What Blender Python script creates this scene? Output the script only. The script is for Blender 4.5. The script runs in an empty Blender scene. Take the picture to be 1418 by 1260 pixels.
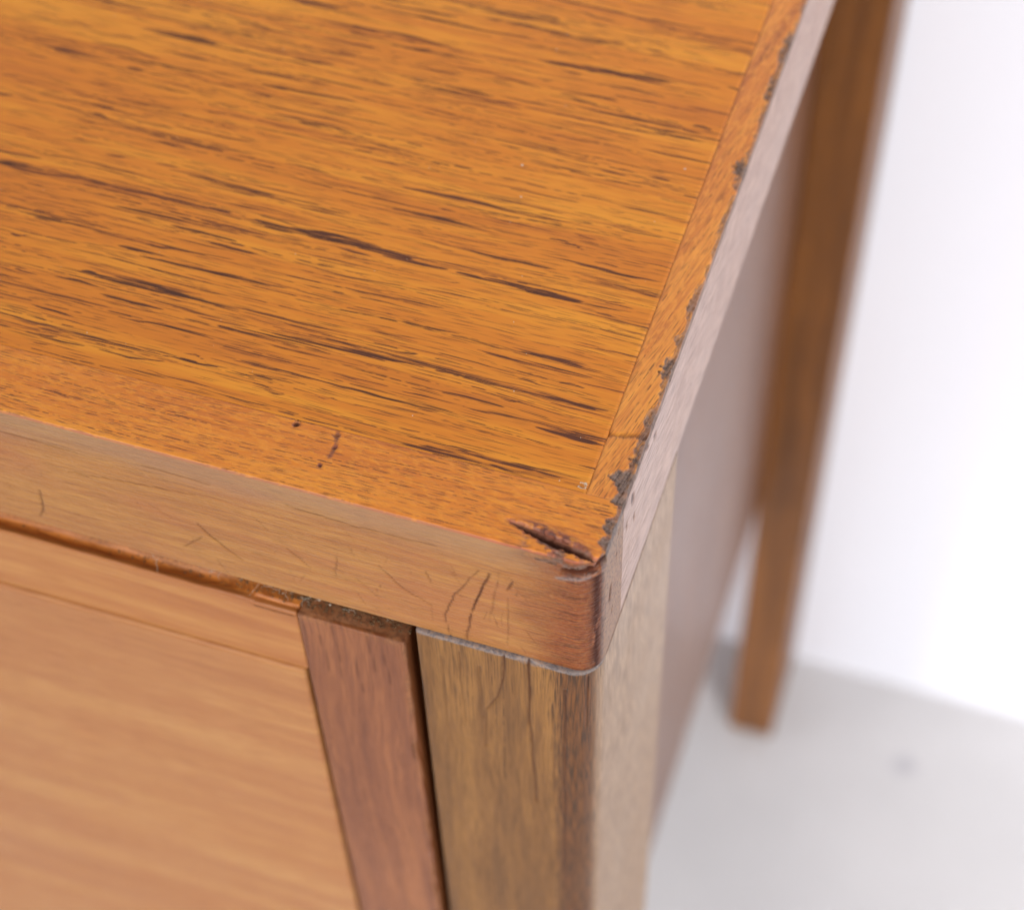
import bpy, math, random
import numpy as np

# ---------------------------------------------------------------- scale and frame
# Everything is laid out in units "u" (1 u = 1.2 mm) with the origin at the front right
# top corner of the cabinet: x to the right, y to the back, z up. Floor is z = -FL.
S = 0.0012
FL = 404.0
random.seed(4)
scene = bpy.context.scene
col = scene.collection


def W(x, y, z):
    return (x * S, y * S, (z + FL) * S)


# ---------------------------------------------------------------- camera
from mathutils import Matrix, Vector
cam = bpy.data.cameras.new('camera')
cam_o = bpy.data.objects.new('camera', cam)
col.objects.link(cam_o)
R = np.array([[0.94836176, 0.31612759, -0.02594836],
              [0.23991778, -0.76843282, -0.59325413],
              [-0.20748357, 0.55639405, -0.80459693]])
M4 = Matrix.Identity(4)
for i in range(3):
    M4[i][0], M4[i][1], M4[i][2] = R[0][i], -R[1][i], -R[2][i]
M4.translation = Vector(W(29.8185, -104.128, 166.380))
cam_o.matrix_world = M4
cam.sensor_fit = 'HORIZONTAL'
cam.sensor_width = 36.0
cam.lens = 2696.4 / 1418 * 36.0
cam.clip_start = 0.01
cam.clip_end = 50
cam.dof.use_dof = True
cam.dof.focus_distance = 211 * S
cam.dof.aperture_fstop = cam.lens / (3.6 * S * 1000)
cam.dof.aperture_blades = 0
scene.camera = cam_o

# ---------------------------------------------------------------- world, lamps, exposure
world = bpy.data.worlds.new('World')
scene.world = world
world.use_nodes = True
bg = world.node_tree.nodes['Background']
bg.inputs[0].default_value = (0.92, 0.94, 1.0, 1)
bg.inputs[1].default_value = 0.46


def area(name, loc, target, size, power, colour=(1, 1, 1), spread=180):
    l = bpy.data.lights.new(name, 'AREA')
    l.shape = 'RECTANGLE'
    l.size, l.size_y = size
    l.energy = power
    l.color = colour
    l.spread = math.radians(spread)
    o = bpy.data.objects.new(name, l)
    col.objects.link(o)
    o.location = loc
    d = Vector(target) - Vector(loc)
    o.rotation_euler = d.to_track_quat('-Z', 'Y').to_euler()
    return o


area('softbox_front', (-0.40, -1.15, 1.22), (-0.05, 0.05, 0.4), (0.8, 0.8), 10.0, (1.0, 0.975, 0.965))
area('fill_low_front', (-0.15, -1.35, 0.30), (-0.05, 0.2, 0.12), (1.0, 0.4), 1.6, (0.98, 0.97, 1.0))  # added low fill for the front faces and the space below the case
area('fill_under_left', (-1.0, -0.25, 0.13), (-0.02, 0.22, 0.03), (0.5, 0.2), 1.5, (0.93, 0.94, 1.0), 60)  # added fill that brightens the floor beneath the case
area('fill_wall', (0.85, -0.72, 0.85), (0.48, 0.28, 0.30), (0.5, 0.5), 5.5, (0.97, 0.97, 1.0), 78)  # added narrow fill to whiten the wall while missing the cabinet

vs = scene.view_settings
vs.view_transform = 'Standard'
vs.look = 'None'
vs.exposure = 0.0
vs.gamma = 1.0
scene.cycles.use_denoising = True
scene.cycles.use_adaptive_sampling = True
scene.cycles.adaptive_threshold = 0.025
scene.cycles.max_bounces = 4


# ---------------------------------------------------------------- numpy noise
def _hash(ix, iy, seed):
    n = (ix.astype(np.int64) * 374761393 + iy.astype(np.int64) * 668265263 + seed * 1442695041) & 0x7fffffff
    n = ((n ^ (n >> 13)) * 1274126177) & 0x7fffffff
    n = (n ^ (n >> 16)) & 0xffff
    return n / 65535.0


def vnoise(x, y, seed=0):
    x = np.asarray(x, float); y = np.asarray(y, float) + 0 * x
    ix, iy = np.floor(x), np.floor(y)
    fx, fy = x - ix, y - iy
    fx, fy = fx * fx * (3 - 2 * fx), fy * fy * (3 - 2 * fy)
    a = _hash(ix, iy, seed); b = _hash(ix + 1, iy, seed)
    c = _hash(ix, iy + 1, seed); d = _hash(ix + 1, iy + 1, seed)
    return (a * (1 - fx) + b * fx) * (1 - fy) + (c * (1 - fx) + d * fx) * fy


def fbm(x, y, seed=0, octv=4):
    t, amp, s = 0, 0.5, 0
    for k in range(octv):
        t = t + amp * vnoise(np.asarray(x) * 2 ** k, np.asarray(y) * 2 ** k, seed + k * 17)
        s += amp
        amp *= 0.55
    return t / s


def sstep(a, b, x):
    t = np.clip((x - a) / (b - a), 0, 1)
    return t * t * (3 - 2 * t)


def polyd(px, py, pts):
    """distance to a polyline and the position 0..1 along it"""
    best = np.full(px.shape, 1e9)
    tt = np.zeros(px.shape)
    n = len(pts) - 1
    for k in range(n):
        (ax, ay), (bx, by) = pts[k], pts[k + 1]
        dx, dy = bx - ax, by - ay
        h = np.clip(((px - ax) * dx + (py - ay) * dy) / (dx * dx + dy * dy), 0, 1)
        d = np.hypot(px - ax - dx * h, py - ay - dy * h)
        m = d < best
        best[m] = d[m]
        tt[m] = (k + h[m]) / n
    return best, tt


# ---------------------------------------------------------------- mesh helpers
def lattice(xs, ys, zs):
    """the surface of a box on a lattice: shared vertices, outward quads"""
    xs, ys, zs = np.asarray(xs, float), np.asarray(ys, float), np.asarray(zs, float)
    nx, ny, nz = len(xs), len(ys), len(zs)
    def idx(i, j, k):
        return (i * ny + j) * nz + k
    quads = []
    def face(f, n1, n2, flip):
        a, b = np.meshgrid(np.arange(n1 - 1), np.arange(n2 - 1), indexing='ij')
        q = np.stack([f(a, b), f(a + 1, b), f(a + 1, b + 1), f(a, b + 1)], -1).reshape(-1, 4)
        quads.append(q[:, ::-1] if flip else q)
    face(lambda a, b: idx(a, b, 0), nx, ny, True)
    face(lambda a, b: idx(a, b, nz - 1), nx, ny, False)
    face(lambda a, b: idx(a, 0, b), nx, nz, False)
    face(lambda a, b: idx(a, ny - 1, b), nx, nz, True)
    face(lambda a, b: idx(0, a, b), ny, nz, True)
    face(lambda a, b: idx(nx - 1, a, b), ny, nz, False)
    q = np.concatenate(quads)
    ids, inv = np.unique(q.ravel(), return_inverse=True)
    q = inv.reshape(-1, 4)
    i = ids // (ny * nz); j = (ids // nz) % ny; k = ids % nz
    return np.stack([xs[i], ys[j], zs[k]], 1), q


def arr(*segs):
    """arr((a, b, step), ...) joined coordinates"""
    out = []
    for a, b, st in segs:
        n = max(1, int(round(abs(b - a) / st)))
        out.append(np.linspace(a, b, n + 1)[(1 if out else 0):])
    return np.concatenate(out)


def project(V, lo, hi, rc, re, it=7):
    """push box vertices to a box with plan corner radii rc=(x1y0, x1y1, x0y1, x0y0) and edge radius re"""
    lo, hi = np.array(lo, float), np.array(hi, float)
    c, h = (lo + hi) / 2, (hi - lo) / 2
    def f(P):
        q = P - c
        r = np.where(q[:, 0] > 0, np.where(q[:, 1] < 0, rc[0], rc[1]), np.where(q[:, 1] < 0, rc[3], rc[2]))
        r = np.maximum(r, re)
        ax = np.abs(q[:, 0]) - h[0] + r
        ay = np.abs(q[:, 1]) - h[1] + r
        d2 = np.minimum(np.maximum(ax, ay), 0) + np.hypot(np.maximum(ax, 0), np.maximum(ay, 0)) - r
        wx = d2 + re
        wz = np.abs(q[:, 2]) - h[2] + re
        return np.minimum(np.maximum(wx, wz), 0) + np.hypot(np.maximum(wx, 0), np.maximum(wz, 0)) - re
    V = V.copy()
    e = 1e-4
    for _ in range(it):
        d = f(V)
        m = d > 1e-5
        if not m.any():
            break
        P = V[m]
        g = np.stack([f(P + np.eye(3)[k] * e) - f(P - np.eye(3)[k] * e) for k in range(3)], 1) / (2 * e)
        g /= np.maximum(np.linalg.norm(g, axis=1, keepdims=True), 1e-6)
        V[m] = P - g * d[m][:, None]
    return V


def mesh_obj(name, V, Q, mat, parent=None, attrs=None, smooth=True):
    V = np.asarray(V, float)
    P = np.stack([V[:, 0] * S, V[:, 1] * S, (V[:, 2] + FL) * S], 1).astype(np.float32)
    Q = np.asarray(Q, np.int32)
    me = bpy.data.meshes.new(name)
    me.vertices.add(len(P))
    me.vertices.foreach_set('co', P.ravel())
    n = Q.shape[1]
    me.loops.add(Q.size)
    me.loops.foreach_set('vertex_index', Q.ravel())
    me.polygons.add(len(Q))
    me.polygons.foreach_set('loop_start', np.arange(0, Q.size, n, dtype=np.int32))
    me.update(calc_edges=True)
    me.polygons.foreach_set('use_smooth', np.full(len(Q), smooth))
    for k, a in (attrs or {}).items():
        at = me.attributes.new(k, 'FLOAT', 'POINT')
        at.data.foreach_set('value', np.asarray(a, np.float32))
    me.materials.append(mat)
    me.validate()
    o = bpy.data.objects.new(name, me)
    col.objects.link(o)
    if parent is not None:
        o.parent = parent
    return o


def rbox(name, lo, hi, mat, parent, r=0.6, rc=None, step=None):
    """a plain board with softened edges"""
    lo, hi = np.array(lo, float), np.array(hi, float)
    axes = []
    for k in range(3):
        w = min(r * 1.6, (hi[k] - lo[k]) * 0.3)
        axes.append(arr((lo[k], lo[k] + w, w / 4), (lo[k] + w, hi[k] - w, step or 60), (hi[k] - w, hi[k], w / 4)))
    V, Q = lattice(*axes)
    V = project(V, lo, hi, rc or (r, r, r, r), r)
    return mesh_obj(name, V, Q, mat, parent)


# ---------------------------------------------------------------- material helpers
def lin(r, g, b):
    def f(c):
        c /= 255.0
        return c / 12.92 if c <= 0.04045 else ((c + 0.055) / 1.055) ** 2.4
    return (f(r), f(g), f(b), 1)


class NT:
    def __init__(self, mat):
        mat.use_nodes = True
        self.t = mat.node_tree
        self.t.nodes.clear()
        self.l = self.t.links

    def n(self, kind, **kw):
        nd = self.t.nodes.new(kind)
        for k, v in kw.items():
            setattr(nd, k, v)
        return nd

    def put(self, sock, v):
        if isinstance(v, bpy.types.NodeSocket):
            self.l.new(v, sock)
        elif v is not None:
            sock.default_value = v

    def math(self, op, a, b=None, c=None, clamp=False):
        nd = self.n('ShaderNodeMath', operation=op, use_clamp=clamp)
        for i, v in enumerate((a, b, c)):
            if v is not None:
                self.put(nd.inputs[i], v)
        return nd.outputs[0]

    def vec(self, x, y, z=0.0):
        nd = self.n('ShaderNodeCombineXYZ')
        for i, v in enumerate((x, y, z)):
            self.put(nd.inputs[i], v)
        return nd.outputs[0]

    def ramp(self, v, a, b, lo=0.0, hi=1.0):
        nd = self.n('ShaderNodeMapRange', interpolation_type='SMOOTHSTEP')
        for i, x in enumerate((v, a, b, lo, hi)):
            self.put(nd.inputs[i], x)
        return nd.outputs[0]

    def noise(self, vec, scale=1.0, detail=3.0, rough=0.55, dist=0.0):
        nd = self.n('ShaderNodeTexNoise', noise_dimensions='3D')
        self.put(nd.inputs['Vector'], vec)
        nd.inputs['Scale'].default_value = scale
        nd.inputs['Detail'].default_value = detail
        nd.inputs['Roughness'].default_value = rough
        nd.inputs['Distortion'].default_value = dist
        return nd.outputs[0]

    def mix(self, fac, a, b, blend='MIX'):
        nd = self.n('ShaderNodeMix', data_type='RGBA', blend_type=blend)
        self.put(nd.inputs[0], fac)
        self.put(nd.inputs[6], a)
        self.put(nd.inputs[7], b)
        return nd.outputs[2]

    def attr(self, name):
        nd = self.n('ShaderNodeAttribute', attribute_name=name)
        return nd.outputs['Fac']


def wood(name, axis, light, mid, dark, pore, seed=0.0, band=1.0, pores=1.0, pore_len=1.0, longp=1.0,
         rough=0.38, bump=1.0, streaks=False, tint=None, dimple=0.0, wave=0.6, fib=0.25, diag=0.0, pbump=False, dens_add=0.0, spec=0.5, grime_c=((150, 138, 132), (104, 94, 92))):
    """teak: growth tone, fibres, pores as broken dashes along the grain, optional measured streaks.
    axis maps the object's coordinates (u) to g (along the grain) and a (across it)"""
    m = bpy.data.materials.new(name)
    T = NT(m)
    tc = T.n('ShaderNodeTexCoord')
    sc = T.n('ShaderNodeVectorMath', operation='SCALE')
    T.l.new(tc.outputs['Object'], sc.inputs[0])
    sc.inputs['Scale'].default_value = 1 / S
    sp = T.n('ShaderNodeSeparateXYZ')
    T.l.new(sc.outputs[0], sp.inputs[0])
    X, Y = sp.outputs[0], sp.outputs[1]
    Z = T.math('SUBTRACT', sp.outputs[2], FL)
    if axis == 'x':            # grain along x, pattern wraps over the front edge and round the corner
        tm = T.ramp(Z, -0.9, -0.25)
        g = T.math('ADD', X, T.math('MULTIPLY', Y, T.math('SUBTRACT', 1.0, tm)))
        a = T.math('SUBTRACT', T.math('MULTIPLY', Y, tm), Z)
    elif axis == 'y':          # grain along y, wraps over the right edge
        g, a = Y, T.math('SUBTRACT', X, Z)
    else:                      # grain along z, wraps round the vertical corner
        g, a = Z, T.math('ADD', X, Y)
    if diag:
        a = T.math('ADD', a, T.math('MULTIPLY', g, diag))
    g0, a0 = g, a
    g = T.math('ADD', g, seed * 37.0)
    a = T.math('ADD', a, seed * 91.0)
    # slow wander of the grain
    wv = T.noise(T.vec(T.math('MULTIPLY', g, 0.022), T.math('MULTIPLY', a, 0.05), seed), 1.0, 0.0)
    wv2 = T.noise(T.vec(T.math('MULTIPLY', g, 0.12), T.math('MULTIPLY', a, 0.25), seed + 5), 1.0, 0.0)
    aw = T.math('ADD', a, T.math('MULTIPLY', T.math('SUBTRACT', wv, 0.5), 4.0 * wave))
    aw = T.math('ADD', aw, T.math('MULTIPLY', T.math('SUBTRACT', wv2, 0.5), 0.9 * wave))
    # growth tone
    t1 = T.noise(T.vec(T.math('MULTIPLY', g, 0.010), T.math('MULTIPLY', aw, 0.20), seed + 1), 1.0, 3.0, 0.6)
    t2 = T.noise(T.vec(T.math('MULTIPLY', g, 0.05), T.math('MULTIPLY', aw, 0.9), seed + 2), 1.0, 2.0, 0.6)
    t3 = T.noise(T.vec(T.math('MULTIPLY', g, 0.02), T.math('MULTIPLY', a, 0.03), seed + 3), 1.0, 2.0)
    tone = T.math('ADD', T.math('MULTIPLY', t1, 0.62), T.math('MULTIPLY', t2, 0.38))
    c = T.mix(T.ramp(tone, 0.36, 0.56), light, mid)
    c = T.mix(T.math('MULTIPLY', T.ramp(tone, 0.50, 0.72), 0.75 * band), c, dark)
    c = T.mix(T.math('MULTIPLY', T.ramp(t3, 0.45, 0.75), 0.35), c, mid)
    # fibres
    fb = T.noise(T.vec(T.math('MULTIPLY', g, 0.22), T.math('MULTIPLY', aw, 5.5), seed + 7), 1.0, 2.0, 0.6)
    fbm_ = T.ramp(fb, 0.40, 0.68)
    c = T.mix(T.math('MULTIPLY', fbm_, fib), c, dark)
    # pore dashes: two stretched cell fields, present only in some bands
    dens = T.noise(T.vec(T.math('MULTIPLY', g, 0.025), T.math('MULTIPLY', aw, 0.42), seed + 9), 1.0, 2.0, 0.6)
    if dens_add:
        dens = T.math('ADD', dens, dens_add)
    if streaks:
        dens = T.math('ADD', dens, T.ramp(Y, 62.0, 16.0, 0.04, 0.13))
    jag = T.noise(T.vec(T.math('MULTIPLY', g, 0.45), T.math('MULTIPLY', a, 6.0), seed + 11), 1.0, 1.0)
    pm = None
    for k, (sg, sa, rad, thr, w, bk) in enumerate(((0.012, 1.5, 0.18, 0.34, 1.0, 0.42),
                                                   (0.022, 2.5, 0.22, 0.34, longp, 0.60),
                                                   (0.13, 4.2, 0.31, 0.36, 0.7, 0.0))):
        vo = T.n('ShaderNodeTexVoronoi', voronoi_dimensions='2D', feature='F1')
        off = 13.7 * (k + 1)
        T.l.new(T.vec(T.math('ADD', T.math('MULTIPLY', g, sg / pore_len), off), T.math('MULTIPLY', aw, sa), 0.0), vo.inputs['Vector'])
        vo.inputs['Scale'].default_value = 1.0
        vo.inputs['Randomness'].default_value = 1.0
        rnd = T.n('ShaderNodeSeparateColor')
        T.l.new(vo.outputs['Color'], rnd.inputs[0])
        keep = T.ramp(T.math('ADD', T.math('MULTIPLY', rnd.outputs[0], 0.45), dens), thr + 0.24, thr + 0.42)
        d = T.math('ADD', vo.outputs['Distance'], T.math('MULTIPLY', T.math('SUBTRACT', jag, 0.5), 0.9 * rad))
        dash = T.ramp(d, T.math('MULTIPLY', T.math('MULTIPLY_ADD', rnd.outputs[1], 0.7, 0.6), rad), rad * 0.25)
        if bk:                 # a track of pores is broken into dashes along its length
            br = T.noise(T.vec(T.math('ADD', T.math('MULTIPLY', g, bk / pore_len), T.math('MULTIPLY', rnd.outputs[0], 90.0)), T.math('MULTIPLY', rnd.outputs[1], 50.0), T.math('MULTIPLY', aw, 0.8)), 1.0, 1.0, 0.6)
            dash = T.math('MULTIPLY', dash, T.ramp(br, 0.40, 0.54))
        pk = T.math('MULTIPLY', T.math('MULTIPLY', dash, keep), T.math('MULTIPLY_ADD', rnd.outputs[2], 0.5 * w, 0.5 * w))
        pm = pk if pm is None else T.math('MAXIMUM', pm, pk)
    pm = T.math('MULTIPLY', pm, pores, clamp=True)
    # measured long streaks, kept on the mesh as a soft ridge and broken up into fibres here
    if streaks:
        st = T.attr('streak')
        brk = T.noise(T.vec(T.math('MULTIPLY', g, 0.16), T.math('MULTIPLY', a, 8.5), 3.3), 1.0, 2.0, 0.7)
        c = T.mix(T.math('MULTIPLY', T.ramp(st, 0.1, 0.7), 0.35), c, dark)
        sv = T.math('ADD', st, T.math('MULTIPLY', T.math('SUBTRACT', brk, 0.5), 1.5))
        sv = T.math('ADD', sv, T.math('MULTIPLY', T.math('SUBTRACT', jag, 0.5), 0.35))
        pm = T.math('MAXIMUM', pm, T.math('MULTIPLY', T.ramp(sv, 0.30, 0.75), T.ramp(st, 0.05, 0.5)))
    pcol = T.mix(T.ramp(t2, 0.35, 0.65), pore, tuple(min(1, v * 1.7) for v in pore[:3]) + (1,))
    c = T.mix(pm, c, pcol)
    if tint:
        c = tint(T, c, dict(X=X, Y=Y, Z=Z, g=g, a=a, fb=fb, t2=t2))
    # wear kept on the mesh: bare chips, dark cracks, pale grime, red worn finish
    grime_n = T.noise(T.vec(T.math('MULTIPLY', X, 2.2), T.math('MULTIPLY', Y, 2.2), T.math('MULTIPLY', Z, 2.2)), 1.0, 3.0, 0.65)
    red = T.attr('red')
    c = T.mix(T.math('MULTIPLY', red, T.ramp(grime_n, 0.2, 0.7, 0.55, 1.0)), c, T.mix(fbm_, lin(138, 66, 22), lin(80, 36, 14)))
    bare = T.mix(T.ramp(T.math('ADD', T.math('MULTIPLY', grime_n, 0.5), T.math('MULTIPLY', fb, 0.5)), 0.36, 0.64), lin(70, 54, 47), lin(140, 118, 106))
    chip = T.attr('chip')
    c = T.mix(chip, c, bare)
    scar = T.attr('scar')
    c = T.mix(scar, c, T.mix(fbm_, lin(138, 80, 58), lin(84, 42, 30)))
    grey = T.attr('grime')
    c = T.mix(T.math('MULTIPLY', grey, T.ramp(grime_n, 0.3, 0.6, 0.45, 1.0)), c, T.mix(T.ramp(grime_n, 0.4, 0.62), lin(*grime_c[0]), lin(*grime_c[1])))
    crack = T.attr('crack')
    c = T.mix(crack, c, lin(60, 28, 20))
    # relief
    h = T.math('MULTIPLY', fb, 0.45)
    if pbump:
        h = T.math('SUBTRACT', h, pm)
    if dimple:
        dv = T.noise(T.vec(T.math('MULTIPLY', T.math('ADD', g, T.math('MULTIPLY', a, 0.55)), 0.85), T.math('MULTIPLY', a, 2.0), 1.7), 1.0, 2.5, 0.5)
        h = T.math('MULTIPLY_ADD', dv, dimple, h)
        c = T.mix(T.math('MULTIPLY', T.ramp(dv, 0.50, 0.66), T.ramp(Z, -0.6, -0.1, 0.0, 0.5)), c, light)  # highlights on the dimples, painted as lighter flecks
        dv2 = T.noise(T.vec(T.math('MULTIPLY', g, 2.2), T.math('MULTIPLY', a, 2.4), 4.7), 1.0, 2.0, 0.5)
        h = T.math('MULTIPLY_ADD', dv2, dimple * 0.35, h)
    h = T.math('MULTIPLY_ADD', T.math('MULTIPLY', fb, chip), 1.2, h)
    bp = T.n('ShaderNodeBump')
    bp.inputs['Strength'].default_value = 0.55 * bump
    bp.inputs['Distance'].default_value = 0.11 * S
    T.l.new(h, bp.inputs['Height'])
    bs = T.n('ShaderNodeBsdfPrincipled')
    T.l.new(c, bs.inputs['Base Color'])
    rg = T.math('ADD', T.math('MULTIPLY_ADD', T.math('MAXIMUM', chip, grey), 0.35, rough), T.math('MULTIPLY', T.math('SUBTRACT', fb, 0.5), 0.2))
    rg = T.math('ADD', rg, T.math('MULTIPLY', T.math('SUBTRACT', t3, 0.5), 0.25))
    rg = T.math('MULTIPLY_ADD', pm, 0.2, rg, clamp=True)
    T.l.new(rg, bs.inputs['Roughness'])
    bs.inputs['IOR'].default_value = 1.5
    T.l.new(T.math('MULTIPLY', T.math('SUBTRACT', 1.0, T.math('MULTIPLY', T.math('MAXIMUM', crack, T.math('MULTIPLY', chip, 0.6)), 0.85)), spec), bs.inputs['Specular IOR Level'])
    T.l.new(bp.outputs[0], bs.inputs['Normal'])
    out = T.n('ShaderNodeOutputMaterial')
    T.l.new(bs.outputs[0], out.inputs[0])
    return m


def plain(name, colour, rough, n_scale=3.0, n_amt=0.06, bump=0.0):
    m = bpy.data.materials.new(name)
    T = NT(m)
    tc = T.n('ShaderNodeTexCoord')
    nz = T.noise(tc.outputs['Object'], n_scale, 5.0, 0.6)
    c = T.mix(T.ramp(nz, 0.3, 0.7), colour, tuple(v * (1 - n_amt) for v in colour[:3]) + (1,))
    bs = T.n('ShaderNodeBsdfPrincipled')
    T.l.new(c, bs.inputs['Base Color'])
    bs.inputs['Roughness'].default_value = rough
    if bump:
        bp = T.n('ShaderNodeBump')
        bp.inputs['Strength'].default_value = bump
        bp.inputs['Distance'].default_value = 0.001
        T.l.new(T.noise(tc.outputs['Object'], n_scale * 40, 4.0), bp.inputs['Height'])
        T.l.new(bp.outputs[0], bs.inputs['Normal'])
    out = T.n('ShaderNodeOutputMaterial')
    T.l.new(bs.outputs[0], out.inputs[0])
    return m


# streaks on the top, (x, y) in u: points, half width, strength
TOP_STREAKS = [
    ([(-100, 34.6), (-86.07, 34.41), (-68.89, 34.63), (-53.5, 34.5)], 0.55, 0.8),
    ([(-53.5, 34.5), (-46, 34.4), (-37.5, 34.2), (-29.5, 34.3)], 0.75, 1.0),
    ([(-91.5, 44.8), (-82.5, 44.9), (-69.5, 44.2), (-56.1, 44.1)], 0.5, 0.6),
    ([(-63.1, 38.5), (-42.6, 38.3)], 0.6, 0.7),
    ([(-44.4, 75.8), (-33.5, 75.5), (-26.6, 74.9), (-15.6, 75.7)], 0.5, 0.7),
    ([(-26.1, 70.0), (-18.6, 70.2), (-13.3, 70.5)], 0.85, 0.9),
    ([(-24.9, 33.5), (-13.7, 33.5)], 0.55, 1.0),
    ([(-14.0, 37.4), (-4.8, 36.7)], 0.45, 0.7),
    ([(-67.9, 20.8), (-58.9, 21.0), (-50.0, 21.2)], 0.6, 0.95),
    ([(-37.3, 40.9), (-25.6, 40.8)], 0.6, 0.7),
    ([(-28.9, 37.5), (-18.3, 37.2)], 0.5, 0.8),
    ([(-35.2, 19.2), (-28.5, 19.6), (-23.6, 20.0)], 0.4, 0.9),
    ([(-15.5, 24.7), (-11.0, 25.0)], 0.5, 0.9),
    ([(-14.6, 23.4), (-10.6, 23.9)], 0.4, 0.8),
    ([(-16.7, 19.5), (-4.6, 19.7)], 0.35, 0.8),
    ([(-22.9, 8.95), (-16.4, 8.95), (-10.1, 9.4)], 0.5, 0.9),
    ([(-18.3, 9.9), (-5.5, 9.9)], 0.6, 0.9),
    ([(-8.8, 15.3), (-4.5, 15.4)], 0.5, 1.0),
    ([(-95, 56.0), (-70, 56.3)], 0.45, 0.5),
    ([(-52, 60.2), (-30, 60.0)], 0.4, 0.5),
    ([(-80, 27.6), (-60, 27.2)], 0.4, 0.7),
    ([(-46, 14.0), (-38, 14.2)], 0.35, 0.8),
    ([(-75, 12.5), (-58, 12.2), (-48, 12.6)], 0.35, 0.85),
]

L_GOLD = lin(219, 142, 36)
M_ORNG = lin(205, 121, 28)
D_RUST = lin(164, 82, 28)
PORE = lin(70, 35, 18)

mat_top = wood('teak_veneer_top', 'x', L_GOLD, M_ORNG, D_RUST, PORE, seed=1.0, streaks=True, rough=0.40, wave=0.45, fib=0.14, pores=1.2, spec=0.36, band=0.6)


def front_tint(T, c, k):
    # floor glare on the front face is painted in as a paler colour
    f = T.ramp(k['Z'], -0.02, -0.16)
    pale = T.mix(T.ramp(k['t2'], 0.3, 0.7), lin(178, 126, 66), lin(160, 106, 56))
    pale = T.mix(T.ramp(k['fb'], 0.42, 0.72, 0.0, 0.55), pale, lin(124, 76, 44))
    nz = T.noise(T.vec(T.math('MULTIPLY', k['g'], 0.045), T.math('MULTIPLY', k['a'], 0.12), 2.2), 1.0, 3.0)
    pale = T.mix(T.ramp(nz, 0.45, 0.65, 0.0, 0.6), pale, lin(160, 98, 60))
    # grey glare painted in along the top arris
    gz = T.math('ADD', k['Z'], T.math('MULTIPLY', nz, 6.0))
    pale = T.mix(T.ramp(gz, -4.0, 2.0, 0.0, 0.55), pale, lin(150, 124, 96))
    ln = T.math('MULTIPLY', T.ramp(k['Z'], -0.03, -0.12), T.ramp(k['Z'], -0.55, -0.25))
    pale = T.mix(T.math('MULTIPLY', ln, T.ramp(nz, 0.35, 0.6, 0.9, 0.5)), pale, lin(176, 96, 72))  # pinkish edge highlight painted as a thin line
    return T.mix(T.math('MULTIPLY', f, 0.9), c, pale)


mat_lip = wood('teak_front_lipping', 'x', lin(222, 142, 46), lin(208, 122, 38), lin(176, 92, 36), PORE, seed=2.0,
               pores=1.1, pore_len=0.5, longp=0.8, dens_add=0.12, dimple=2.6, pbump=True, spec=0.4, tint=front_tint, rough=0.40, wave=0.3)


def side_tint(T, c, k):
    f = T.ramp(k['Z'], -0.35, -1.0)  # below the arris the pale glare of the side is painted in
    pale = T.mix(T.ramp(k['fb'], 0.38, 0.66), lin(176, 144, 128), lin(110, 84, 72))
    sn = T.noise(T.vec(T.math('MULTIPLY', k['g'], 0.35), T.math('MULTIPLY', k['a'], 1.6), 6.1), 1.0, 3.0, 0.6)
    pale = T.mix(T.ramp(sn, 0.64, 0.72, 0.0, 0.8), pale, lin(52, 38, 34))
    return T.mix(T.math('MULTIPLY', f, 0.9), c, pale)


mat_slip = wood('teak_side_lipping', 'y', lin(224, 146, 54), lin(206, 122, 42), lin(150, 76, 34), PORE, seed=3.0,
                pores=1.0, pore_len=0.5, tint=side_tint, dimple=1.0, rough=0.38, diag=-0.22, fib=0.45)


def post_tint(T, c, k):
    # darker heart stripe by the corner
    hs = T.ramp(T.math('ADD', T.math('ADD', k['X'], k['Y']), T.math('MULTIPLY', k['fb'], 3.5)), -4.6, -2.6)
    c = T.mix(T.math('MULTIPLY', hs, 0.85), c, T.mix(T.ramp(k['fb'], 0.40, 0.62), lin(112, 64, 20), lin(46, 27, 14)))
    # pale side glare painted into the colour of the right face
    f = T.ramp(T.math('ADD', k['X'], T.math('MULTIPLY', k['fb'], 0.8)), -0.6, 0.35)
    pale = T.mix(T.ramp(k['fb'], 0.38, 0.66), lin(178, 144, 110), lin(116, 88, 62))
    sn = T.noise(T.vec(T.math('MULTIPLY', k['g'], 0.10), T.math('MULTIPLY', k['a'], 1.1), 6.1), 1.0, 3.0, 0.6)
    pale = T.mix(T.ramp(sn, 0.50, 0.66, 0.0, 0.7), pale, lin(126, 94, 62))
    return T.mix(T.math('MULTIPLY', f, 0.85), c, pale)


mat_post = wood('teak_leg', 'z', lin(154, 106, 50), lin(126, 83, 36), lin(84, 53, 22), lin(44, 26, 16), seed=4.0,
                pores=0.9, pore_len=2.2, rough=0.42, wave=0.35, fib=0.5, spec=0.42, band=1.2, tint=post_tint)
mat_rear = wood('teak_rear_leg', 'z', lin(134, 82, 30), lin(108, 64, 22), lin(80, 46, 16), lin(48, 28, 14), seed=8.0,
                pores=0.5, pore_len=2.0, rough=0.45)
mat_stile = wood('teak_drawer_stile', 'z', lin(162, 100, 56), lin(134, 78, 44), lin(100, 54, 33), lin(64, 34, 24), seed=5.0,
                 pores=0.9, pore_len=1.8, rough=0.36, fib=0.45, wave=0.9, spec=0.42, band=1.3, grime_c=((164, 112, 72), (120, 76, 48)))
mat_drawer = wood('teak_drawer_front', 'x', lin(190, 136, 77), lin(176, 117, 65), lin(150, 91, 52), lin(140, 84, 52), seed=6.0,
                  pores=1.0, pore_len=1.3, rough=0.38, fib=0.55, spec=0.42, band=0.7)
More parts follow.
